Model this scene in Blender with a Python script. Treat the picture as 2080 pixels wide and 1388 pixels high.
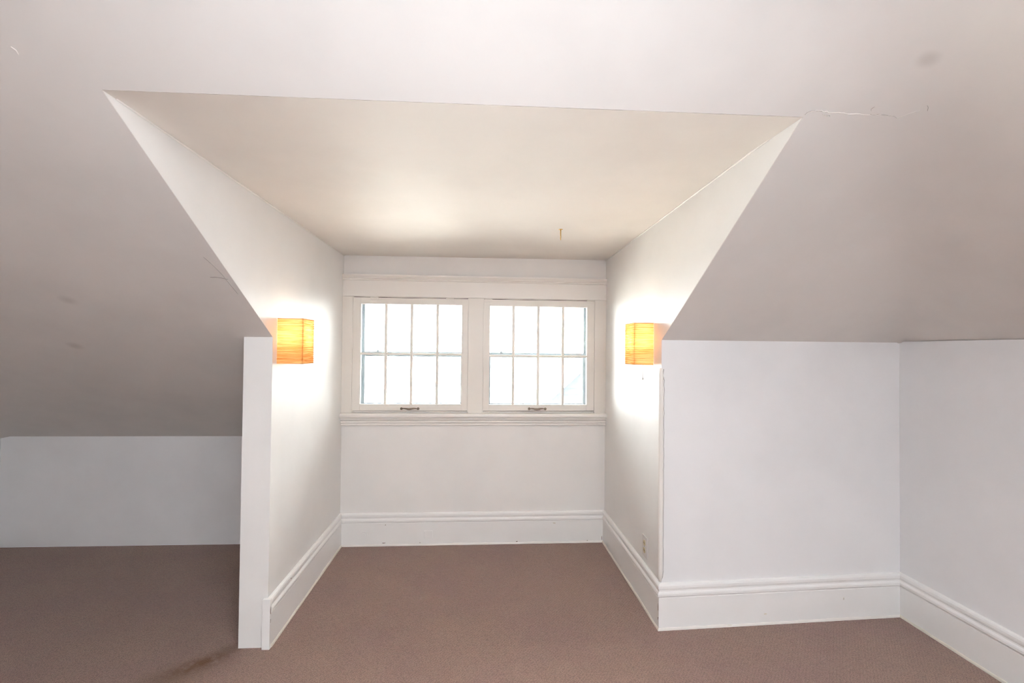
import bpy, bmesh, math, random
from mathutils import Vector, Matrix
random.seed(7)
PI = math.pi
C = bpy.context.scene.collection
sc = bpy.context.scene
for o in list(bpy.data.objects): bpy.data.objects.remove(o)

# ------------------------------------------------------------ camera
cam_d = bpy.data.cameras.new('camera'); cam = bpy.data.objects.new('camera', cam_d); C.objects.link(cam)
YAW, PITCH, ROLL = 0.066744, 0.016132, 0.010
Fw = Vector((math.cos(PITCH)*math.sin(YAW), math.cos(PITCH)*math.cos(YAW), math.sin(PITCH)))
Rt0 = Vector((math.cos(YAW), -math.sin(YAW), 0)); Up0 = Rt0.cross(Fw)
Rt = Rt0*math.cos(ROLL) + Up0*math.sin(ROLL); Up = Up0*math.cos(ROLL) - Rt0*math.sin(ROLL)
cam.matrix_world = Matrix(((Rt.x, Up.x, -Fw.x, 0), (Rt.y, Up.y, -Fw.y, 0), (Rt.z, Up.z, -Fw.z, 1.5), (0, 0, 0, 1)))
cam_d.sensor_fit = 'HORIZONTAL'; cam_d.sensor_width = 36; cam_d.lens = 36*970/2080
cam_d.clip_start = 0.02; cam_d.clip_end = 300
sc.camera = cam

# ------------------------------------------------------------ world, lights, exposure
sc.view_settings.view_transform = 'Standard'; sc.view_settings.look = 'None'
sc.view_settings.exposure = 0.46; sc.view_settings.gamma = 1.0
sc.view_settings.use_curve_mapping = False
sc.cycles.filter_width = 1.0
SKY, SUN, FLASH, FILL, BULB = 20.0, 130.0, 1370.0, 40.0, 12.0
w = bpy.data.worlds.new('sky'); sc.world = w; w.use_nodes = True
bg = w.node_tree.nodes['Background']; bg.inputs[0].default_value = (0.95, 0.975, 1.0, 1); bg.inputs[1].default_value = SKY

def light(name, kind, loc, target, energy, color, **kw):
    d = bpy.data.lights.new(name, kind); d.energy = energy; d.color = color
    for k, v in kw.items(): setattr(d, k, v)
    o = bpy.data.objects.new(name, d); C.objects.link(o); o.location = loc
    o.rotation_euler = (Vector(target)-Vector(loc)).to_track_quat('-Z', 'Y').to_euler()
    return o
light('sun', 'SUN', (10, 5, 20), (4, 5, 9), SUN, (1, .97, .92), angle=0.01)
# the photographer's two flashes, both turned up to bounce off the ceiling: one tilted back, one straight up
light('bounce_flash', 'SPOT', (0.40, -0.15, 1.70), (0.50, -0.75, 2.5), FLASH, (.80, .895, 1.0),
      spot_size=math.radians(125), spot_blend=1.0, shadow_soft_size=0.06)
light('bounce_flash', 'SPOT', (0.08, 0.02, 1.72), (0.0, 1.0, 2.5), FILL, (.83, .92, 1.0),
      spot_size=math.radians(150), spot_blend=1.0, shadow_soft_size=0.06)

# ------------------------------------------------------------ materials
def new_mat(name):
    m = bpy.data.materials.new(name); m.use_nodes = True
    nt = m.node_tree; b = nt.nodes['Principled BSDF']
    return m, nt, b
def mathn(nt, op, a, b=None, c=None):
    n = nt.nodes.new('ShaderNodeMath'); n.operation = op
    for i, v in enumerate((a, b, c)):
        if v is None: continue
        if isinstance(v, (int, float)): n.inputs[i].default_value = v
        else: nt.links.new(v, n.inputs[i])
    return n.outputs[0]
def mixc(nt, fac, a, b):
    n = nt.nodes.new('ShaderNodeMix'); n.data_type = 'RGBA'
    if isinstance(fac, (int, float)): n.inputs[0].default_value = fac
    else: nt.links.new(fac, n.inputs[0])
    for i, v in ((6, a), (7, b)):
        if isinstance(v, tuple): n.inputs[i].default_value = (*v, 1)
        else: nt.links.new(v, n.inputs[i])
    return n.outputs[2]
def noise(nt, co, scale, detail=3, rough=.55, dist=0):
    n = nt.nodes.new('ShaderNodeTexNoise'); n.inputs['Scale'].default_value = scale
    n.inputs['Detail'].default_value = detail; n.inputs['Roughness'].default_value = rough
    n.inputs['Distortion'].default_value = dist
    nt.links.new(co, n.inputs['Vector']); return n.outputs['Fac']
def ramp(nt, f, lo, hi):
    n = nt.nodes.new('ShaderNodeMapRange'); n.interpolation_type = 'SMOOTHSTEP'
    nt.links.new(f, n.inputs[0]); n.inputs[1].default_value = lo; n.inputs[2].default_value = hi
    return n.outputs[0]
def coords(nt): 
    n = nt.nodes.new('ShaderNodeTexCoord'); return n.outputs['Object']
def spot_mask(nt, co, centre, r, stretch=None, rot=0, soft=.9):
    mp = nt.nodes.new('ShaderNodeMapping'); mp.vector_type = 'TEXTURE'
    nt.links.new(co, mp.inputs['Vector']); mp.inputs['Location'].default_value = centre
    mp.inputs['Rotation'].default_value = (0, 0, rot)
    mp.inputs['Scale'].default_value = stretch or (1, 1, 1)
    ln = nt.nodes.new('ShaderNodeVectorMath'); ln.operation = 'LENGTH'; nt.links.new(mp.outputs[0], ln.inputs[0])
    mr = nt.nodes.new('ShaderNodeMapRange'); mr.interpolation_type = 'SMOOTHSTEP'
    nt.links.new(ln.outputs['Value'], mr.inputs[0])
    mr.inputs[1].default_value = r; mr.inputs[2].default_value = r*(1-soft); mr.inputs[3].default_value = 0; mr.inputs[4].default_value = 1
    return mr.outputs[0]
def bump(nt, b, h, strength, dist):
    n = nt.nodes.new('ShaderNodeBump'); n.inputs['Strength'].default_value = strength; n.inputs['Distance'].default_value = dist
    nt.links.new(h, n.inputs['Height']); nt.links.new(n.outputs[0], b.inputs['Normal'])
def paint(name, col, rough=.45, bs=.25, scale=60, spots=(), mottle=.03, spec=.5):
    m, nt, b = new_mat(name); co = coords(nt)
    f = noise(nt, co, 1.6, 4)
    c2 = tuple(x*(1-mottle*2) for x in col)
    c = mixc(nt, ramp(nt, f, .35, .7), col, c2)
    for (ce, r, k) in spots:
        mk = mathn(nt, 'MULTIPLY', spot_mask(nt, co, ce, r), k)
        c = mixc(nt, mk, c, (.42, .38, .34))
    nt.links.new(c, b.inputs['Base Color'])
    b.inputs['Roughness'].default_value = rough; b.inputs['Specular IOR Level'].default_value = spec
    big = noise(nt, co, 3.0, 2); fine = noise(nt, co, scale, 3)
    h = mathn(nt, 'ADD', mathn(nt, 'MULTIPLY', big, 3.0), mathn(nt, 'MULTIPLY', fine, .25))
    bump(nt, b, h, bs, .004)
    return m
WALL = (.885, .868, .865)
M = {}
M['wall'] = paint('wall_paint', WALL, .5)
M['wall_back'] = paint('window_wall_paint', (.895, .862, .83), .5)
M['wall_sheen'] = paint('semigloss_wall_paint', (.90, .875, .845), .43, .22)
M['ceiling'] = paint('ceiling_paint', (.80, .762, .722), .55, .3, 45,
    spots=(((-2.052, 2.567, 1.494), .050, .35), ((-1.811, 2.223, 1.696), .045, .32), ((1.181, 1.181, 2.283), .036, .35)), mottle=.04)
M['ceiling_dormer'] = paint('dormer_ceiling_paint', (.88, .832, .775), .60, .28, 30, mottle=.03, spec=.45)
M['trim'] = paint('trim_paint', (.88, .835, .785), .34, .08, 25, mottle=.015)
M['trim_cool'] = paint('baseboard_paint', (.94, .92, .895), .34, .1, 25, mottle=.02)
M['sash'] = paint('sash_paint', (.84, .79, .725), .38, .08, 30, mottle=.02)
M['cream'] = paint('old_cream_paint', (.86, .80, .70), .5, .5, 60, mottle=.1)
def plain(name, col, rough=.5, metal=0, var=.06, scale=40, bs=.1):
    m, nt, b = new_mat(name); co = coords(nt)
    c = mixc(nt, noise(nt, co, scale), col, tuple(x*(1-var*2) for x in col))
    nt.links.new(c, b.inputs['Base Color']); b.inputs['Roughness'].default_value = rough; b.inputs['Metallic'].default_value = metal
    bump(nt, b, noise(nt, co, scale*3), bs, .001)
    return m
M['gap'] = plain('dark_gap_shade', (.05, .035, .022), .9)  # dark colour standing in for the shade inside narrow gaps and slots
M['caulk'] = plain('aged_caulk', (.42, .38, .35), .8)
M['scuff'] = plain('pencil_scuff', (.36, .32, .29), .8)
M['chip'] = plain('exposed_wood', (.16, .09, .05), .8)
M['alu'] = plain('storm_window_aluminium', (.27, .32, .355), .6, 0)
M['brass'] = plain('brass', (.72, .48, .16), .3, 1)
M['pull'] = plain('worn_bronze_pull', (.34, .26, .20), .4, .5, .25, 120)
M['cord'] = plain('dark_cord', (.13, .09, .07), .6)
M['outlet_plate'] = plain('painted_outlet_plate', (.80, .76, .73), .4)
M['outlet'] = plain('ivory_outlet', (.66, .55, .33), .4)
M['steel'] = plain('grey_steel', (.35, .35, .36), .35, .9)
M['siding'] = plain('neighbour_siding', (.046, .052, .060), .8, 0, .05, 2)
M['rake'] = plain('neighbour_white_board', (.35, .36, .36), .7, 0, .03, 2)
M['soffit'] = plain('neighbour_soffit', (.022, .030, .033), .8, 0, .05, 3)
M['shingle'] = plain('neighbour_roof_shingle', (.40, .39, .37), .9, 0, .2, 8)
M['ground'] = plain('pale_ground', (.50, .48, .45), .95, 0, .1, .6)
M['screen_hw'] = plain('storm_latch_plastic', (.06, .11, .13), .5)

def glass():
    m = bpy.data.materials.new('window_glass'); m.use_nodes = True; nt = m.node_tree; nt.nodes.clear()
    o = nt.nodes.new('ShaderNodeOutputMaterial'); t = nt.nodes.new('ShaderNodeBsdfTransparent'); g = nt.nodes.new('ShaderNodeBsdfGlossy')
    g.inputs['Roughness'].default_value = .02; t.inputs[0].default_value = (.97, .98, .975, 1)
    fr = nt.nodes.new('ShaderNodeFresnel'); fr.inputs[0].default_value = 1.45; mx = nt.nodes.new('ShaderNodeMixShader')
    nt.links.new(fr.outputs[0], mx.inputs[0]); nt.links.new(t.outputs[0], mx.inputs[1]); nt.links.new(g.outputs[0], mx.inputs[2]); nt.links.new(mx.outputs[0], o.inputs[0])
    return m
M['glass'] = glass()

def paper():
    m = bpy.data.materials.new('pleated_paper'); m.use_nodes = True; nt = m.node_tree; nt.nodes.clear()
    o = nt.nodes.new('ShaderNodeOutputMaterial'); co = coords(nt)
    mp = nt.nodes.new('ShaderNodeMapping'); mp.inputs['Scale'].default_value = (6, 6, 150); nt.links.new(co, mp.inputs[0])
    n = noise(nt, mp.outputs[0], 1.0, 4, .6, .6)
    f = ramp(nt, n, .36, .62)
    c = mixc(nt, f, (.80, .40, .14), (1.0, .66, .33))
    d = nt.nodes.new('ShaderNodeBsdfDiffuse'); t = nt.nodes.new('ShaderNodeBsdfTranslucent')
    nt.links.new(c, d.inputs[0]); nt.links.new(c, t.inputs[0])
    bp = nt.nodes.new('ShaderNodeBump'); bp.inputs['Strength'].default_value = .6; bp.inputs['Distance'].default_value = .003
    nt.links.new(n, bp.inputs['Height']); nt.links.new(bp.outputs[0], d.inputs['Normal'])
    mx = nt.nodes.new('ShaderNodeMixShader'); mx.inputs[0].default_value = .74
    nt.links.new(d.outputs[0], mx.inputs[1]); nt.links.new(t.outputs[0], mx.inputs[2]); nt.links.new(mx.outputs[0], o.inputs[0])
    return m
M['paper'] = paper()
def emit(name, col, s):
    m, nt, b = new_mat(name); b.inputs['Base Color'].default_value = (*col, 1)
    b.inputs['Emission Color'].default_value = (*col, 1); b.inputs['Emission Strength'].default_value = s
    return m
M['bulb'] = emit('lit_bulb', (1, .70, .42), BULB*1.25)

def carpet():
    m, nt, b = new_mat('carpet_loop_pile'); co = coords(nt)
    mp = nt.nodes.new('ShaderNodeMapping'); mp.inputs['Rotation'].default_value = (0, 0, math.radians(38)); nt.links.new(co, mp.inputs[0])
    v = nt.nodes.new('ShaderNodeTexVoronoi'); v.inputs['Scale'].default_value = 205; v.inputs['Randomness'].default_value = .75
    nt.links.new(mp.outputs[0], v.inputs['Vector'])
    wv = nt.nodes.new('ShaderNodeTexWave'); wv.inputs['Scale'].default_value = 24; wv.inputs['Distortion'].default_value = 3.0
    wv.inputs['Detail'].default_value = 2; wv.inputs['Detail Scale'].default_value = 6
    nt.links.new(mp.outputs[0], wv.inputs['Vector'])
    big = noise(nt, co, 2.2, 4); mid = noise(nt, co, 14, 3); fine = noise(nt, co, 210, 2)
    base = mixc(nt, ramp(nt, big, .35, .68), (.325, .202, .150), (.300, .180, .147))
    base = mixc(nt, mathn(nt, 'MULTIPLY', ramp(nt, mid, .4, .7), .3), base, (.315, .228, .165))
    k = mathn(nt, 'ADD', mathn(nt, 'MULTIPLY', v.outputs['Distance'], .9), mathn(nt, 'MULTIPLY', fine, .8))
    k = mathn(nt, 'ADD', k, mathn(nt, 'MULTIPLY', wv.outputs['Fac'], -.12))
    c = mixc(nt, mathn(nt, 'MULTIPLY', ramp(nt, k, .45, 1.15), .70), base, (.15, .095, .08))
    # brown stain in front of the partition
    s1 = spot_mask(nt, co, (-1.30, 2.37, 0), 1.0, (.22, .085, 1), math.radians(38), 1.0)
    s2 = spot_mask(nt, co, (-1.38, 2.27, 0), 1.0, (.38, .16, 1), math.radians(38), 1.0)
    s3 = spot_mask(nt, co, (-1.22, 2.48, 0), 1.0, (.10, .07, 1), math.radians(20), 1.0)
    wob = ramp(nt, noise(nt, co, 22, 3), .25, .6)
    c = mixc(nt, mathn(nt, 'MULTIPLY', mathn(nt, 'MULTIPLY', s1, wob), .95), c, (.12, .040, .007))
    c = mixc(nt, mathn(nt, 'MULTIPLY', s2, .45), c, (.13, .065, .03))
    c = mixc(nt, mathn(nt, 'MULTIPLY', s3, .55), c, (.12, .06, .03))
    nt.links.new(c, b.inputs['Base Color']); b.inputs['Roughness'].default_value = .95; b.inputs['Specular IOR Level'].default_value = .1
    b.inputs['Sheen Weight'].default_value = .15
    bump(nt, b, mathn(nt, 'MULTIPLY', k, -1), .5, .005)
    return m
M['carpet'] = carpet()

# ------------------------------------------------------------ mesh helpers
def obj(name, bm, mat, parent=None, kind=None, label=None, smooth=False, cat=None, group=None, merge=True):
    if merge: bmesh.ops.remove_doubles(bm, verts=bm.verts, dist=1e-6)
    bmesh.ops.recalc_face_normals(bm, faces=bm.faces)
    me = bpy.data.meshes.new(name); bm.to_mesh(me); bm.free()
    if smooth:
        for p in me.polygons: p.use_smooth = True
    me.materials.append(M[mat] if isinstance(mat, str) else mat)
    o = bpy.data.objects.new(name, me); C.objects.link(o)
    if parent: 
        o.parent = parent
        o.matrix_parent_inverse = Matrix.Translation(-Vector(parent.location))
    if kind: o['kind'] = kind
    if label: o['label'] = label
    if cat: o['category'] = cat
    if group: o['group'] = group
    return o
def empty(name, loc, **kw):
    o = bpy.data.objects.new(name, None); C.objects.link(o); o.location = loc; o.empty_display_size = .1
    for k, v in kw.items(): o[k] = v
    return o
def box(bm, x0, x1, y0, y1, z0, z1, bev=0):
    r = bmesh.ops.create_cube(bm, size=1.0)
    vs = r['verts']
    for v in vs:
        v.co = Vector(((x0+x1)/2+v.co.x*(x1-x0), (y0+y1)/2+v.co.y*(y1-y0), (z0+z1)/2+v.co.z*(z1-z0)))
    if bev:
        es = list({e for v in vs for e in v.link_edges})
        bmesh.ops.bevel(bm, geom=es, offset=bev, segments=2, affect='EDGES', profile=.6)
def solid(bm, verts, faces, off):
    """surface patches given by verts/faces, thickened by the vector off"""
    off = Vector(off)
    V = [bm.verts.new(v) for v in verts]; W = [bm.verts.new(Vector(v)+off) for v in verts]
    cnt = {}
    for f in faces:
        bm.faces.new([V[i] for i in f]); bm.faces.new([W[i] for i in reversed(f)])
        for a, b in zip(f, f[1:]+f[:1]): cnt[(a, b)] = 1
    for (a, b) in list(cnt):
        if (b, a) not in cnt: bm.faces.new([V[b], V[a], W[a], W[b]])
def prof_x(bm, prof, x0, x1):
    """profile of (y,z) run along X"""
    A = [bm.verts.new((x0, y, z)) for y, z in prof]; B = [bm.verts.new((x1, y, z)) for y, z in prof]
    n = len(prof)
    for i in range(n): bm.faces.new([A[i], A[(i+1) % n], B[(i+1) % n], B[i]])
    bm.faces.new(A[::-1]); bm.faces.new(B)
def tube(bm, pts, r, seg=8, radii=None):
    rings = []
    P = [Vector(p) for p in pts]
    for i, p in enumerate(P):
        t = (P[min(i+1, len(P)-1)]-P[max(i-1, 0)]).normalized()
        a = t.orthogonal().normalized() if i == 0 else (a - t*a.dot(t)).normalized()
        b = t.cross(a); rr = radii[i] if radii else r
        rings.append([bm.verts.new(p+(a*math.cos(2*PI*k/seg)+b*math.sin(2*PI*k/seg))*rr) for k in range(seg)])
    for A, B in zip(rings, rings[1:]):
        for k in range(seg): bm.faces.new([A[k], A[(k+1) % seg], B[(k+1) % seg], B[k]])
    bm.faces.new(rings[0][::-1]); bm.faces.new(rings[-1])
def NB(): return bmesh.new()

# ------------------------------------------------------------ plan numbers (metres)
XL, XR, YB = -1.042, .987, 3.71          # dormer side walls and window wall
YW, YF = 2.480, 2.540                    # partition end, right knee wall
XP = -1.182                              # nook side of the partition
NX, NY = -3.525, 3.785                   # left nook corner
RX, RY = 2.415, 2.602                    # right corner of the room
BY = -2.6                                # rear wall
HF = 2.50                                # flat ceiling, above the frame
def slope_z(x, y): return 2.20 + .0215*(x+1.042) - .586*(y-1.37)
def slope_y(x, z): return 1.37 - (z-2.20-.0215*(x+1.042))/.586

# ------------------------------------------------------------ floor
bm = NB()
box(bm, NX-.15, RX+.15, BY-.15, NY+.15, -.12, 0)
floor = obj('floor', bm, 'carpet', kind='structure')

# ------------------------------------------------------------ window wall with two openings
W1 = (-.966, -.089); W2 = (.022, .896); WZ = (1.014, 1.892)
bm = NB()
for x0, x1, z0, z1 in ((XL-.1, XR+.1, -.05, WZ[0]), (XL-.1, XR+.1, WZ[1], 2.30), (XL-.1, W1[0], WZ[0], WZ[1]), (W1[1], W2[0], WZ[0], WZ[1]), (W2[1], XR+.1, WZ[0], WZ[1])):
    box(bm, x0, x1, YB, YB+.17, z0, z1)
obj('wall_back', bm, 'wall_back', kind='structure', merge=False)

# partition between nook and dormer: its end face shows left of the dormer
def cheek(name, x0, x1, prof, mat):
    bm = NB(); solid(bm, [(x0, y, z) for y, z in prof], [list(range(len(prof)))], (x1-x0, 0, 0))
    return obj(name, bm, mat, kind='structure')
e = .001
cheek('wall_dormer_left', XL, XP, [(YW, -.02), (YB+.02, -.02), (YB+.02, 2.35), (1.20, 2.35), (1.20, slope_z(XL, 1.20)+.012), (1.37, 2.203), (YW, 1.5495)], 'wall_sheen')
cheek('wall_dormer_right', XR, XR+.10, [(YF+.008, -.02), (YB+.02, -.02), (YB+.02, 2.37), (1.20, 2.37), (1.20, slope_z(XR, 1.20)+.013), (1.40, slope_z(XR, 1.40)+.0035), (YF+.008, 1.5575+.0035-.0036)], 'wall_sheen')

# knee walls and the rest of the room
bm = NB(); solid(bm, [(NX, NY, -.02), (XP, NY-.015, -.02), (XP, NY-.015, .815), (-3.35, NY, .826), (-3.45, NY, .822), (NX, NY, .805)], [[0, 1, 2, 3, 4, 5]], (0, .12, 0))
obj('wall_nook_back', bm, 'wall', kind='structure')
bm = NB(); solid(bm, [(XR+.0006, YF, -.02), (RX, RY, -.02), (RX, RY, 1.572), (XR+.0006, YF, 1.564)], [[0, 1, 2, 3]], (0, .12, 0))
obj('wall_right_knee', bm, 'wall', kind='structure')
bm = NB(); solid(bm, [(RX, RY, -.02), (RX-.012, BY, -.02), (RX-.012, BY, 1.58), (RX, RY, 1.565)], [[0, 1, 2, 3]], (.12, 0, 0))
obj('wall_right', bm, 'wall', kind='structure')
bm = NB(); solid(bm, [(NX, NY+.1, -.02), (NX, BY, -.02), (NX, BY, HF+.1), (NX, .6, HF+.1), (NX, NY+.1, .80)], [[0, 1, 2, 3, 4]], (-.12, 0, 0))
obj('wall_left', bm, 'wall', kind='structure')
bm = NB(); solid(bm, [(NX-.1, BY, -.02), (RX+.1, BY, -.02), (RX+.1, BY, 1.5), (.80, BY, HF+.08), (NX-.1, BY, HF+.08)], [[0, 1, 2, 3, 4]], (0, -.12, 0))
obj('wall_rear', bm, 'wall', kind='structure')

# sloped ceiling: one plastered skin cut by the dormer, turning a soft corner on the right
xl, xr = XL-.0006, XR+.0006
def smin(a, b, k):
    if k < 1e-4: return min(a, b)
    h = max(0, k-abs(a-b))/k
    return min(a, b) - h*h*k*.25
def lerp(a, b, t): return a*(1-t)+b*t
def roof_z(x, y):
    if x <= xl+1e-6:
        t = (x-xl)/(NX-xl); zb = lerp(.8155, .824, t) - (.014 if x < NX+.03 else 0)
        zm = lerp(1.549, 1.535, t); zt = lerp(2.20, 2.19, t); ya = NY-.012
        if y > YW: z = zm+(zb-zm)*(y-YW)/(ya-YW) + .004*math.sin(x*2.3)*math.sin(PI*min(1, (y-YW)/(ya-YW)))
        elif y > 1.37: z = lerp(zt, zm, (y-1.37)/(YW-1.37))
        else: z = zt-.586*(y-1.37)
    else:
        z = slope_z(x, y)
        if x >= xr-1e-6 and y > 1.40: z += .008*((x-XR)/(RX-XR))*((y-1.40)/(RY-1.40)) 
        z2 = 1.572+.586*(RX-x)
        d = math.hypot(RX-x, RY-y)
        z = smin(z, z2, min(.15, .10*max(0, d-.02)))
    return smin(z, HF, .14)
def field(V, Fc, xs, ys):
    """ys(x) gives the rows of the column at x"""
    cols = []
    for x in xs:
        c = []
        for y in ys(x): V.append((x, y, roof_z(x, y))); c.append(len(V)-1)
        cols.append(c)
    for A, B in zip(cols, cols[1:]):
        for j in range(len(A)-1): Fc.append([A[j], B[j], B[j+1], A[j+1]])
def span(a, b, n): return [a+(b-a)*i/n for i in range(n+1)]
upper = lambda ye: span(ye, -.2, 20)[0:]+span(-.2, BY-.05, 8)[1:]
V = []; Fc = []
field(V, Fc, [NX-.05, NX-.001]+span(NX+.06, XP, 12), lambda x: span(NY+.10, YW, 10)+span(YW, 1.37, 6)[1:]+upper(1.37)[1:])
field(V, Fc, [XP, xl], lambda x: span(YW+.0, 1.37, 6)+upper(1.37)[1:])
edge_y = lambda x: lerp(1.37, 1.40, (x-xl)/(xr-xl))
field(V, Fc, [xl+1e-6*0]+span(xl, xr, 12)[1:], lambda x: upper(edge_y(x)))
field(V, Fc, span(xr, RX+.10, 40), lambda x: span(lerp(YF, RY, (x-xr)/(RX-xr))+.10, 1.40, 28)+upper(1.40)[1:])
bm = NB(); 
vv = [bm.verts.new(v) for v in V]
for f in Fc: bm.faces.new([vv[i] for i in f])
bmesh.ops.remove_doubles(bm, verts=bm.verts, dist=2e-5)
top = bmesh.ops.extrude_face_region(bm, geom=bm.faces[:])
bmesh.ops.translate(bm, verts=[g for g in top['geom'] if isinstance(g, bmesh.types.BMVert)], vec=(0, .06, .12))
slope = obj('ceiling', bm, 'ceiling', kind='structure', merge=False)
for p in slope.data.polygons: p.use_smooth = abs(p.normal.z) > .3
md = slope.modifiers.new('w', 'EDGE_SPLIT'); md.split_angle = math.radians(32)
# dormer ceiling
zc = lambda x, y: 2.204 + (.027*(1-(y-1.38)/2.33) + .007)*((x-XL)/(XR-XL))
bm = NB(); n = 8; vs = []; fs = []
for i in range(n+1):
    for j in range(n+1):
        x = XL+(XR-XL)*i/n; y0 = 1.372+.03*i/n; y = y0+(YB+.01-y0)*j/n
        z = zc(x, y) - .004*math.sin(PI*j/n)*math.sin(PI*i/n) - (.004 if j == 0 else 0)*0
        vs.append((x, y, z if j else (2.2005 if i == 0 else 2.2005+.0253*i/n)))
for i in range(n):
    for j in range(n):
        a = i*(n+1)+j; fs.append([a, a+n+1, a+n+2, a+1])
solid(bm, vs, fs, (0, .03, .06))
o = obj('ceiling_dormer', bm, 'ceiling_dormer', kind='structure', merge=False); dormer_ceiling = o
for p in o.data.polygons: p.use_smooth = p.normal.z < -.9
md = o.modifiers.new('w', 'EDGE_SPLIT'); md.split_angle = math.radians(32)
for x, sgn in ((XL, 1), (XR, -1)):
    bm = NB(); pts = []
    for j in range(13):
        y = 1.42+(YB-1.42)*j/12
        pts.append((x+sgn*.001, y, zc(x, y)-.002))
    tube(bm, pts, .0045, 6)
    obj('caulk_bead', bm, 'trim', dormer_ceiling, smooth=True)

# plaster cracks and scuffs (real flakes standing a millimetre proud)
def crack(pts, w, mat, name, step=.010, amp=.003):
    """jagged raised ribbon along a path of (x, y) plan points on the roof slope"""
    P = []
    for (xa, ya), (xb, yb) in zip(pts, pts[1:]):
        n = max(1, int(math.hypot(xb-xa, yb-ya)/step))
        P += [(lerp(xa, xb, i/n)+(random.uniform(-amp, amp)*.5 if i else 0), lerp(ya, yb, i/n)+(random.uniform(-amp, amp) if i else 0)) for i in range(n)]
    P.append(pts[-1])
    bm = NB(); prev = None; n = Vector((0, -.505, -.863))
    for i, (x, y) in enumerate(P):
        p = Vector((x, y, roof_z(x, y))) + n*.0010
        q = P[min(i+1, len(P)-1)]; q0 = P[max(i-1, 0)]
        t = Vector((q[0]-q0[0], q[1]-q0[1], 0)); t.z = -.586*t.y; t.normalize(); sd = t.cross(n)
        ww = w*(.5+random.random()*.8) if 0 < i < len(P)-1 else w*.2
        a = bm.verts.new(p+sd*ww/2); b = bm.verts.new(p-sd*ww/2); c = bm.verts.new(p+n*.0014)
        if prev:
            bm.faces.new([prev[0], a, c, prev[2]]); bm.faces.new([prev[2], c, b, prev[1]]); bm.faces.new([prev[1], b, a, prev[0]])
        prev = (a, b, c)
    return obj(name, bm, mat, slope)
crack([(.987, 1.393), (.991, 1.386), (1.015, 1.380)], .0016, 'caulk', 'plaster_crack')
crack([(.991, 1.386), (1.015, 1.380), (1.068, 1.384), (1.115, 1.383), (1.173, 1.376), (1.211, 1.365)], .0022, 'trim', 'plaster_crack', .008, .002)
crack([(1.015, 1.381), (1.034, 1.382)], .0014, 'caulk', 'plaster_crack')
crack([(1.040, 1.390), (1.068, 1.393), (1.072, 1.397)], .0014, 'caulk', 'plaster_crack')
crack([(1.181, 1.372), (1.203, 1.364)], .0016, 'chip', 'plaster_crack')
crack([(1.211, 1.365), (1.235, 1.360), (1.258, 1.361)], .0012, 'caulk', 'plaster_crack')
crack([(1.258, 1.361), (1.271, 1.336), (1.287, 1.315)], .0016, 'trim', 'plaster_crack')
crack([(1.174, 1.347), (1.171, 1.356), (1.175, 1.362)], .0018, 'caulk', 'plaster_crack', .004, .001)
crack([(1.285, 1.291), (1.294, 1.296), (1.302, 1.306)], .0018, 'caulk', 'plaster_crack', .004, .001)
crack([(-1.128, 2.070), (-1.09, 2.072), (-1.061, 2.080)], .0030, 'scuff', 'scuff_mark', .01, .001)
crack([(-1.095, 1.960), (-1.083, 2.00), (-1.072, 2.047), (-1.068, 2.11), (-1.063, 2.17)], .0018, 'scuff', 'scuff_mark', .02, .001)
crack([(-1.191, 1.278), (-1.186, 1.285), (-1.188, 1.295)], .0022, 'trim', 'scuff_mark', .004, .001)

# ------------------------------------------------------------ baseboards
BP = [(0, 0), (.015, 0), (.015, .168), (.0125, .1715), (.0125, .1745), (.020, .178), (.0225, .184), (.0225, .194), (.0195, .200), (.0145, .205),
      (.0135, .211), (.017, .217), (.0185, .224), (.018, .234), (.014, .242), (.008, .246), (0, .247)]
SP = [(.0, .0), (.0215, .0), (.021, .006), (.0185, .011), (.015, .013), (0, .013)]
path = [(XL, YW), (XL, YB), (XR, YB), (XR, YF), (RX, RY), (RX-.012, BY)]
def miter(i, d):
    p = Vector(path[i])
    ns = []
    for a, b in ((i-1, i), (i, i+1)):
        if a < 0 or b >= len(path): continue
        t = (Vector(path[b])-Vector(path[a])).normalized(); ns.append(Vector((t.y, -t.x)))
    if len(ns) == 1: return p+ns[0]*d
    m = (ns[0]+ns[1]).normalized(); return p+m*(d/max(.2, m.dot(ns[0])))
def run(i, prof, name, mat, parent=None, kind=None, wob=0):
    bm = NB()
    p0, p1 = Vector(path[i]), Vector(path[i+1]); L = (p1-p0).length; N = max(1, int(L/.05)) if wob else 1
    prev = None; n = len(prof); first = None
    for s in range(N+1):
        t = s/N; ring = []
        dz = random.uniform(-wob, wob) if wob and 0 < s < N else 0
        for d, z in prof:
            a = miter(i, d); b = miter(i+1, d); q = a.lerp(b, t)
            ring.append(bm.verts.new((q.x, q.y, z + (dz if z > .003 else 0))))
        if prev:
            for k in range(n): bm.faces.new([prev[k], prev[(k+1) % n], ring[(k+1) % n], ring[k]])
        else: first = ring
        prev = ring
    bm.faces.new(first[::-1]); bm.faces.new(prev)
    return obj(name, bm, mat, parent, kind)
bb = {}
for i, nm in enumerate(('baseboard_dormer_left', 'baseboard_back', 'baseboard_dormer_right', 'baseboard_right_knee', 'baseboard_right')):
    bb[i] = run(i, BP, nm, 'trim_cool', None, 'structure')
    run(i, SP, 'paint_edge', 'cream' if i in (0, 2, 4) else 'trim', bb[i], wob=.003)
# the board end that wraps the partition
bm = NB(); box(bm, -1.062, -1.0235, 2.460, 2.4805, 0, .247, .002); obj('end_block', bm, 'trim_cool', bb[0])
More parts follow.
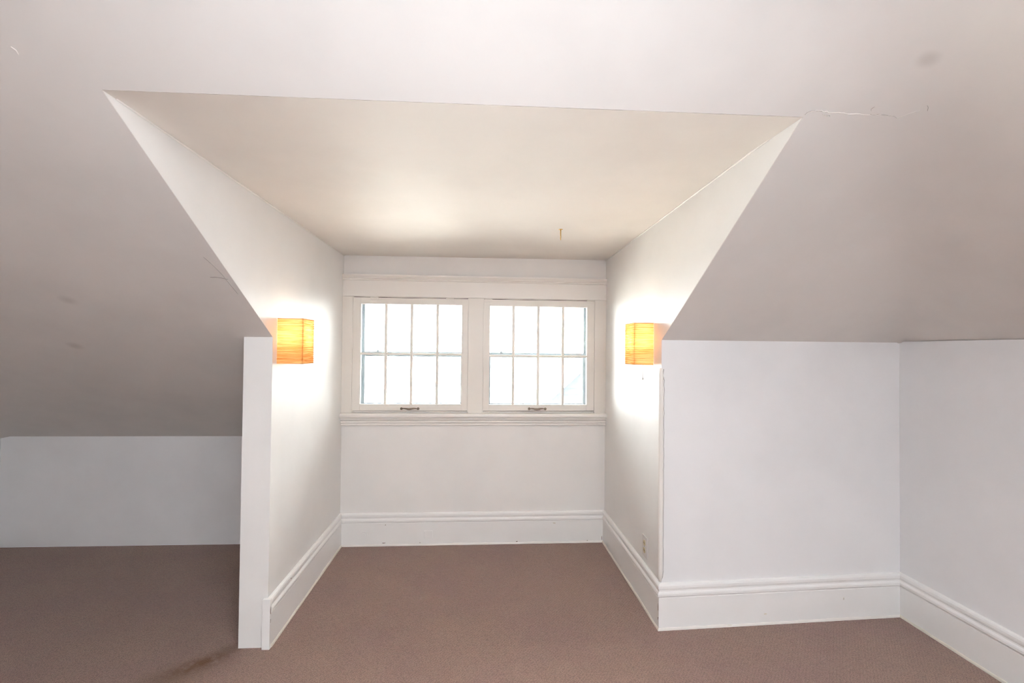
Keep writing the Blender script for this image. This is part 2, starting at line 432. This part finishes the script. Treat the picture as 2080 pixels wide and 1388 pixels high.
# painted-over fittings and chips on the back board
bm = NB(); tube(bm, [(-.86, YB-.0145, .085), (-.86, YB-.019, .085)], .028, 16); tube(bm, [(-.86, YB-.018, .085), (-.86, YB-.022, .085)], .014, 12)
obj('painted_cover', bm, 'trim_cool', bb[1], smooth=False)
bm = NB(); box(bm, -.41, -.345, YB-.0185, YB-.0145, .055, .11, .0015); obj('painted_cover', bm, 'trim_cool', bb[1])
def chip(parent, c, size, axis, mat='chip'):
    bm = NB(); n = 7; vs = []
    cv = Vector(c)
    for k in range(n):
        a = 2*PI*k/n; r = random.uniform(.5, 1)
        u, v = math.cos(a)*size[0]*r, math.sin(a)*size[1]*r
        vs.append(bm.verts.new(cv+(Vector((u, 0, v)) if axis == 'y' else Vector((0, u, v)))))
    f = bm.faces.new(vs); r = bmesh.ops.extrude_face_region(bm, geom=[f])
    d = Vector((0, .001, 0)) if axis == 'y' else Vector((.001, 0, 0))
    bmesh.ops.translate(bm, verts=[x for x in r['geom'] if isinstance(x, bmesh.types.BMVert)], vec=d)
    obj('paint_chip', bm, mat, parent)
for x, z, sx, sz in ((-.70, .158, .006, .003), (-.71, .022, .022, .003), (-.44, .020, .006, .003), (.59, .155, .016, .007), (.30, .018, .010, .003), (.85, .016, .006, .003)):
    chip(bb[1], (x, YB-.0158, z), (sx, sz), 'y', 'cream' if x == .59 else 'chip')
chip(bb[1], (.965, YB-.0158, .035), (.002, .02), 'y')
for y, z, sy, sz in ((YF+.0005, .12, .003, .035), (YF+.001, .06, .003, .008)): chip(bb[2], (XR-.0158, y-.008, z), (sy, sz), 'x')
chip(bb[0], (XL+.0190, 2.466, .19), (.002, .03), 'x'); chip(bb[0], (XL+.0190, 2.464, .14), (.002, .02), 'x'); chip(bb[0], (XL+.0195, 2.72, .228), (.004, .003), 'x')
chip(bb[3], (1.58, 2.545, .06), (.014, .006), 'y', 'cream')
chip(bb[3], (1.37, 2.5375, .008), (.018, .005), 'y', 'cream')
chip(bb[3], (2.05, 2.568, .12), (.004, .008), 'y', 'cream')
# corner bead at the right dormer corner
bm = NB(); N = 30
pts = [(XR-.001, YF+.003, .252+(1.405-.252)*k/N) for k in range(N+1)]
tube(bm, pts, .013, 12, [(.013 + random.uniform(-.0006, .0006)) if 0 < k < N else .007 for k in range(N+1)])
cbead = obj('trim_7', bm, 'trim', kind='structure', smooth=True)
bm = NB(); tube(bm, [(XR+.0145+random.uniform(-.0012, .0012), YF-.0006, .31+1.03*k/40) for k in range(41)], .0011, 5)
obj('caulk_gap', bm, 'caulk', cbead)
bm = NB(); tube(bm, [(XR+.0155, YF, .31), (XR+.013, YF-.001, .29), (XR+.010, YF-.001, .275), (XR+.003, YF-.001, .258)], .0015, 5); obj('caulk_gap', bm, 'caulk', cbead)
bm = NB(); tube(bm, [(XR+.0145, YF, 1.34), (XR+.009, YF-.001, 1.365), (XR+.009, YF-.001, 1.38), (XR+.012, YF-.001, 1.40)], .0016, 5); obj('caulk_gap', bm, 'caulk', cbead)

# ------------------------------------------------------------ window casing
CF = 3.690                                     # casing face
bm = NB(); prof_x(bm, [(YB, 1.893), (CF, 1.893), (CF, 2.012), (CF-.008, 2.016), (CF-.010, 2.022), (CF-.006, 2.027), (CF-.014, 2.036), (CF-.022, 2.046), (CF-.024, 2.057), (YB, 2.057)], XL, XR)
obj('trim_1', bm, 'trim', kind='structure')
bm = NB(); box(bm, XL, -.9655, CF, YB, 1.006, 1.8915, .0012); obj('trim_2', bm, 'sash', kind='structure')
bm = NB(); box(bm, -.0895, .0225, CF, YB, 1.006, 1.8915, .0012); obj('trim_3', bm, 'sash', kind='structure')
bm = NB(); box(bm, .8955, XR, CF, YB, 1.006, 1.8915, .0012); obj('trim_4', bm, 'sash', kind='structure')
bm = NB(); prof_x(bm, [(YB, .974), (CF-.030, .974), (CF-.036, .979), (CF-.038, .989), (CF-.036, .999), (CF-.030, 1.005), (YB+.05, 1.009), (YB+.05, .99), (YB, .99)], XL, XR)
obj('trim_5', bm, 'trim', kind='structure')
bm = NB(); prof_x(bm, [(YB, .910), (CF+.004, .910), (CF+.001, .914), (CF+.001, .926), (CF+.004, .929), (CF-.006, .932), (CF-.008, .940), (CF-.006, .948), (CF+.002, .950), (CF-.010, .953), (CF-.014, .962), (CF-.014, .974), (YB, .974)], XL, XR)
obj('trim_6', bm, 'trim', kind='structure')

# ------------------------------------------------------------ windows
def window(idx, ox, sash, gl, munt, hz, hinges, latch):
    name = 'window_%d' % idx
    root = empty(name, ((ox[0]+ox[1])/2, YB, WZ[0]), kind='structure')
    # jamb lining and stops
    bm = NB(); y0, y1 = YB-.012, 3.865
    box(bm, ox[0], ox[0]+.006, y0, y1, *WZ); box(bm, ox[1]-.006, ox[1], y0, y1, *WZ)
    box(bm, ox[0]+.006, ox[1]-.006, y0, y1, WZ[0], WZ[0]+.005); box(bm, ox[0]+.006, ox[1]-.006, y0, y1, WZ[1]-.005, WZ[1])
    obj('jamb', bm, 'sash', root, merge=False)
    bm = NB(); y0, y1 = 3.735, 3.752; k = .022
    box(bm, ox[0]+.006, ox[0]+k+.012, y0, y1, *WZ); box(bm, ox[1]-k-.012, ox[1]-.006, y0, y1, *WZ)
    box(bm, ox[0]+.034, ox[1]-.034, y0, y1, WZ[0]+.005, WZ[0]+k); box(bm, ox[0]+.034, ox[1]-.034, y0, y1, WZ[1]-k, WZ[1]-.005)
    obj('stop', bm, 'sash', root, merge=False)
    bm = NB(); y0, y1 = 3.7015, 3.7345
    box(bm, ox[0]+.006, sash[0]+.0005, y0, y1, *WZ); box(bm, sash[1]-.0005, ox[1]-.006, y0, y1, *WZ)
    box(bm, sash[0], sash[1], y0, y1, sash[3]-.0005, WZ[1]-.005)
    obj('gap_shade_strip', bm, 'gap', root, merge=False)  # dark filler added around the sash, painting the shade of the gap
    # inner sash
    x0, x1, z0, z1 = sash; g0, g1, h0, h1 = gl; ys, ye = 3.696, 3.7335
    s = empty('sash', (x0, ys, z0)); s.parent = root; s.matrix_parent_inverse = Matrix.Translation(-root.location)
    def sub(nm, bm, mat, **kw):
        o = obj(nm, bm, mat, **kw); o.parent = s
        o.matrix_parent_inverse = Matrix.Translation(-Vector((x0, ys, z0))); return o
    for a in ((x0, g0, z0, z1), (g1, x1, z0, z1)):
        bm = NB(); box(bm, a[0], a[1], ys, ye, a[2], a[3], .0015); sub('stile', bm, 'sash')
    for a in ((g0, g1, z0, h0), (g0, g1, h1, z1)):
        bm = NB(); box(bm, a[0], a[1], ys+.0004, ye, a[2], a[3], .0012); sub('rail', bm, 'sash')
    def bar(a, b, c, d, vert):
        bm = NB(); t = .0045
        if vert:
            pr = [(a, ys+.010), (a+t, ys+.001), (b-t, ys+.001), (b, ys+.010), (b-.002, ye-.004), (a+.002, ye-.004)]
            A = [bm.verts.new((x, y, c)) for x, y in pr]; B = [bm.verts.new((x, y, d)) for x, y in pr]
        else:
            pr = [(c, ys+.010), (c+t, ys+.0015), (d-t, ys+.0015), (d, ys+.010), (d-.002, ye-.004), (c+.002, ye-.004)]
            A = [bm.verts.new((a, y, z)) for z, y in pr]; B = [bm.verts.new((b, y, z)) for z, y in pr]
        for i in range(6): bm.faces.new([A[i], A[(i+1) % 6], B[(i+1) % 6], B[i]])
        bm.faces.new(A[::-1]); bm.faces.new(B)
        sub('muntin', bm, 'sash')
    hw = .0105
    for m in munt: bar(m-hw, m+hw, h0, h1, True)
    bar(g0, g1, hz-.0085, hz+.0085, False)
    ex = [g0]+list(munt)+[g1]
    for i in range(4):
        for (c, d) in ((h0, hz), (hz, h1)):
            bm = NB(); box(bm, ex[i]+.001, ex[i+1]-.001, 3.716, 3.719, c+.001, d-.001); sub('pane', bm, 'glass')
    # sash pull: bow with two feet
    cx = (g0+g1)/2-.006; zc_ = z0+.016
    bm = NB(); pts = []; rad = []
    for k in range(17):
        u = k/16; x = cx-.062+.124*u
        pts.append((x, ys-.005-.009*math.sin(PI*u)**.7, zc_ + .001*math.sin(PI*u)+(.0028*math.sin(3*PI*u+.4))))
        rad.append(.0034+.0040*math.sin(PI*u)**2)
    tube(bm, pts, .005, 10, rad)
    for sx in (-1, 1):
        tube(bm, [(cx+sx*.063, ys+.001, zc_), (cx+sx*.063, ys-.004, zc_), (cx+sx*.063, ys-.007, zc_)], .009, 12, [.010, .010, .005])
    sub('sash_pull', bm, 'pull', smooth=True, label='worn bronze bow pull on the bottom rail')
    # hinges on the top rail
    for hx in hinges:
        bm = NB(); box(bm, hx-.030, hx+.030, ys-.0035, ys+.001, z1-.020, z1-.0005, .001); box(bm, hx-.026, hx+.026, ys-.0045, ys+.0005, z1+.003, z1+.016, .001)
        tube(bm, [(hx-.030, ys-.005, z1+.002), (hx+.030, ys-.005, z1+.002)], .0045, 10)
        for q in (-.02, 0, .02): tube(bm, [(hx+q, ys-.0032, z1-.011), (hx+q, ys-.0048, z1-.011)], .003, 8)
        obj('hinge', bm, 'sash', root)
    # aluminium storm window
    Y0, Y1 = 3.825, 3.850; sx0, sx1 = ox[0]+.006, ox[1]-.006; zb, zt = WZ[0]+.005, WZ[1]-.005
    st = empty('storm_window', (sx0, Y0, zb)); st.parent = root; st.matrix_parent_inverse = Matrix.Translation(-root.location)
    def sub2(nm, bm, mat, **kw):
        o = obj(nm, bm, mat, merge=False, **kw); o.parent = st
        o.matrix_parent_inverse = Matrix.Translation(-Vector((sx0, Y0, zb))); return o
    bm = NB()
    box(bm, sx0, sx0+.026, Y0, Y1+.01, zb, zt); box(bm, sx1-.026, sx1, Y0, Y1+.01, zb, zt)
    box(bm, sx0+.026, sx1-.026, Y0, Y1+.01, zb, zb+.028); box(bm, sx0+.026, sx1-.026, Y0, Y1+.01, zt-.030, zt)
    sub2('storm_frame', bm, 'alu')
    mz = 1.452
    for (za, zc2, yy, wd) in ((mz-.018, zt-.030, Y0+.012, .024), (zb+.028, mz+.019, Y0-.002, .031)):
        bm = NB(); a, b = sx0+.026, sx1-.026
        box(bm, a, a+wd, yy, yy+.012, za, zc2, .001); box(bm, b-wd, b, yy, yy+.012, za, zc2, .001)
        box(bm, a+wd, b-wd, yy, yy+.012, za, za+.020, .001); box(bm, a+wd, b-wd, yy, yy+.012, zc2-.017, zc2, .001)
        sub2('storm_sash', bm, 'alu')
        bm = NB(); box(bm, a+wd-.001, b-wd+.001, yy+.004, yy+.007, za+.019, zc2-.016); sub2('pane', bm, 'glass')
    for lx in (sx0+.050, sx1-.065):
        bm = NB(); box(bm, lx-.030, lx+.030, Y0-.008, Y0-.0025, zb+.032, zb+.040, .001); sub2('latch', bm, 'screen_hw')
    bm = NB(); box(bm, latch-.010, latch+.010, Y0-.010, Y0-.0025, mz+.016, mz+.030, .002); box(bm, latch-.003, latch+.003, Y0-.008, Y0-.003, mz+.030, mz+.045, .001)
    sub2('latch', bm, 'alu')
    return root
window(1, W1, (-.961, -.0945, 1.0225, 1.884), (-.905, -.142, 1.072, 1.835), (-.719, -.5245, -.328), 1.4555, (-.806, -.235), -.80)
window(2, W2, (.027, .8905, 1.0225, 1.884), (.074, .836, 1.070, 1.8335), (.258, .4525, .6475), 1.448, (.062, .862), .17)

# ------------------------------------------------------------ wall sconces
def sconce(name, wall_x, sgn, y0, y1, z0, z1, p, label, cord):
    """square paper shade standing off the wall; sgn = direction into the dormer"""
    yc = (y0+y1)/2
    root = empty(name, (wall_x, yc, z0), label=label, category='wall lamp', group='paper wall lamps in the dormer')
    bm = NB(); nz = 40
    cor = [(0.001, y0), (p, y0), (p, y1), (0.001, y1)]
    ring = []
    for c0, c1 in zip(cor, cor[1:]):
        for k in range(5): ring.append((c0[0]+(c1[0]-c0[0])*k/5, c0[1]+(c1[1]-c0[1])*k/5))
    ring.append(cor[-1]); cols = []
    for j in range(nz+1):
        z = z0+(z1-z0)*j/nz; off = (-1)**j*.0008+random.uniform(-.0006, .0006); row = []
        for (d, y) in ring:
            cxp, cyp = d, y
            row.append(bm.verts.new((wall_x+sgn*(d+off*(1 if d > .01 else 0)), y+off*(1 if y < yc else -1)*-1, z)))
        cols.append(row)
    for A, B in zip(cols, cols[1:]):
        for k in range(len(ring)-1): bm.faces.new([A[k], A[k+1], B[k+1], B[k]])
    obj('lamp_shade', bm, 'paper', root)
    bm = NB()                                   # wire frame edges
    for (d, y) in ((p-.003, y0+.003), (p-.003, y1-.003)): tube(bm, [(wall_x+sgn*d, y, z0), (wall_x+sgn*d, y, z1)], .0016, 6)
    for z in (z0+.004, z1-.004): tube(bm, [(wall_x+sgn*.003, y0+.003, z), (wall_x+sgn*(p-.003), y0+.003, z), (wall_x+sgn*(p-.003), y1-.003, z), (wall_x+sgn*.003, y1-.003, z)], .0016, 6)
    obj('wire_frame', bm, 'brass', root)
    bm = NB(); box(bm, *sorted((wall_x+sgn*.0005, wall_x+sgn*.018)), yc-.04, yc+.04, z0+.055, z0+.155, .003)
    obj('backplate', bm, 'outlet_plate', root)
    bm = NB(); bx = wall_x+sgn*(p*.52)
    tube(bm, [(wall_x+sgn*.018, yc, z0+.075), (bx, yc, z0+.075)], .008, 10); tube(bm, [(bx, yc, z0+.06), (bx, yc, z0+.11)], .016, 14)
    obj('lamp_socket', bm, 'outlet_plate', root)
    bm = NB(); zc_ = z0+.150
    pr = [(.013, -.040), (.016, -.025), (.024, -.005), (.028, .012), (.025, .027), (.016, .037), (.004, .041)]
    tube(bm, [(bx, yc, zc_+b) for a, b in pr], .02, 16, [a for a, b in pr])
    obj('bulb', bm, 'bulb', root, smooth=True)
    if cord:
        bm = NB(); cxp = wall_x+sgn*.055
        tube(bm, [(cxp, y0+.02, z0+.07), (cxp, y0+.02, z0-.078)], .0013, 6); tube(bm, [(cxp, y0+.02, z0-.074), (cxp, y0+.02, z0-.086)], .0022, 6)
        obj('pull_cord', bm, 'cord', root)
sconce('wall_sconce', XL, 1, 2.53, 2.69, 1.413, 1.648, .130, 'glowing orange paper wall lamp left of the windows, without a pull cord', False)
sconce('wall_sconce', XR, -1, 2.66, 2.83, 1.418, 1.658, .113, 'glowing orange paper wall lamp right of the windows, with a thin pull cord', True)

# ------------------------------------------------------------ outlet, ceiling hook
root = empty('wall_outlet', (XR, 2.778, .285), label='small off white duplex power outlet low on the right dormer wall', category='outlet')
bm = NB(); box(bm, XR-.006, XR, 2.740, 2.818, .283, .405, .002); obj('cover_plate', bm, 'outlet_plate', root)
for z in (.322, .365):
    bm = NB(); tube(bm, [(XR-.0055, 2.779, z), (XR-.0085, 2.779, z)], .0165, 16); r = obj('receptacle', bm, 'outlet', root, label='ivory socket face')
    bm = NB(); box(bm, XR-.0091, XR-.0080, 2.771, 2.7735, z-.005, z+.006); box(bm, XR-.0091, XR-.0080, 2.784, 2.7865, z-.005, z+.005)
    o = obj('slot', bm, 'gap'); o.parent = r; o.matrix_parent_inverse = r.matrix_parent_inverse.copy() @ Matrix.Identity(4)
    o.matrix_parent_inverse = Matrix.Translation(Vector(root.location)*0); 
    o.matrix_parent_inverse = Matrix.Identity(4)
bm = NB(); tube(bm, [(XR-.0055, 2.779, .3435), (XR-.0072, 2.779, .3435)], .0035, 8); obj('screw', bm, 'steel', root)
hx, hy = .470, 2.80; hz_ = zc(hx, hy)
root = empty('ceiling_hook', (hx, hy, hz_), label='small brass screw hook standing out of the dormer ceiling', category='hook')
bm = NB(); tube(bm, [(hx, hy, hz_+.002), (hx, hy, hz_-.003), (hx, hy, hz_-.006)], .012, 14, [.013, .013, .006]); obj('flange', bm, 'brass', root, smooth=True)
bm = NB(); tube(bm, [(hx, hy, hz_-.005), (hx, hy, hz_-.040), (hx+.001, hy-.001, hz_-.047), (hx, hy+.002, hz_-.053), (hx, hy, hz_-.066)], .003, 8, [.0035, .0032, .0022, .003, .0022])
obj('shank', bm, 'brass', root, smooth=True)

# ------------------------------------------------------------ outside: ground and the neighbour's gable
bm = NB(); box(bm, -60, 60, 4.6, 90, -5.7, -5.5); obj('ground', bm, 'ground', kind='structure')
root = empty('neighbouring_house', (4.1, 12, -5.5), label='pale neighbouring house gable beyond the right window', category='house')
GX0, GX1, GY = 1.22, 6.2, 9.4
pitch = .92; XM = (GX0+GX1)/2; ze = .52; zr = ze+pitch*(XM-GX0)
bm = NB(); k = 0; z = -5.5
while z < zr-.02:                                  # lapped clapboards, clipped to the gable
    z2 = min(z+.13, zr-.01)
    def cl(zz): return (GX0+.25+max(0, (zz-ze-.12)/pitch), GX1-.25-max(0, (zz-ze-.12)/pitch))
    a0_, a1_ = cl(z); b0_, b1_ = cl(z2)
    if a1_-a0_ > .05 and b1_-b0_ > .02:
        solid(bm, [(a0_, GY-.018, z), (a1_, GY-.018, z), (b1_, GY, z2), (b0_, GY, z2)], [[0, 1, 2, 3]], (0, .03, 0))
    z += .13
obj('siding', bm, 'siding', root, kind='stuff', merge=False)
bm = NB(); box(bm, GX0+.27, GX1-.27, GY+.03, GY+7, -5.5, ze+.1); obj('wall', bm, 'siding', root)
for sgn, xa in ((1, GX0), (-1, GX1)):
    bm = NB(); solid(bm, [(xa-sgn*.12, GY-.30, ze+.09), (XM, GY-.30, zr+.20), (XM, GY+7.2, zr+.20), (xa-sgn*.12, GY+7.2, ze+.09)], [[0, 1, 2, 3]], (0, 0, .10))
    obj('roof', bm, 'shingle', root)
    bm = NB(); solid(bm, [(xa-sgn*.10, GY-.33, ze-.21), (XM, GY-.33, zr-.12), (XM, GY-.33, zr+.26), (xa-sgn*.10, GY-.33, ze+.17)], [[0, 1, 2, 3]], (0, .04, 0))
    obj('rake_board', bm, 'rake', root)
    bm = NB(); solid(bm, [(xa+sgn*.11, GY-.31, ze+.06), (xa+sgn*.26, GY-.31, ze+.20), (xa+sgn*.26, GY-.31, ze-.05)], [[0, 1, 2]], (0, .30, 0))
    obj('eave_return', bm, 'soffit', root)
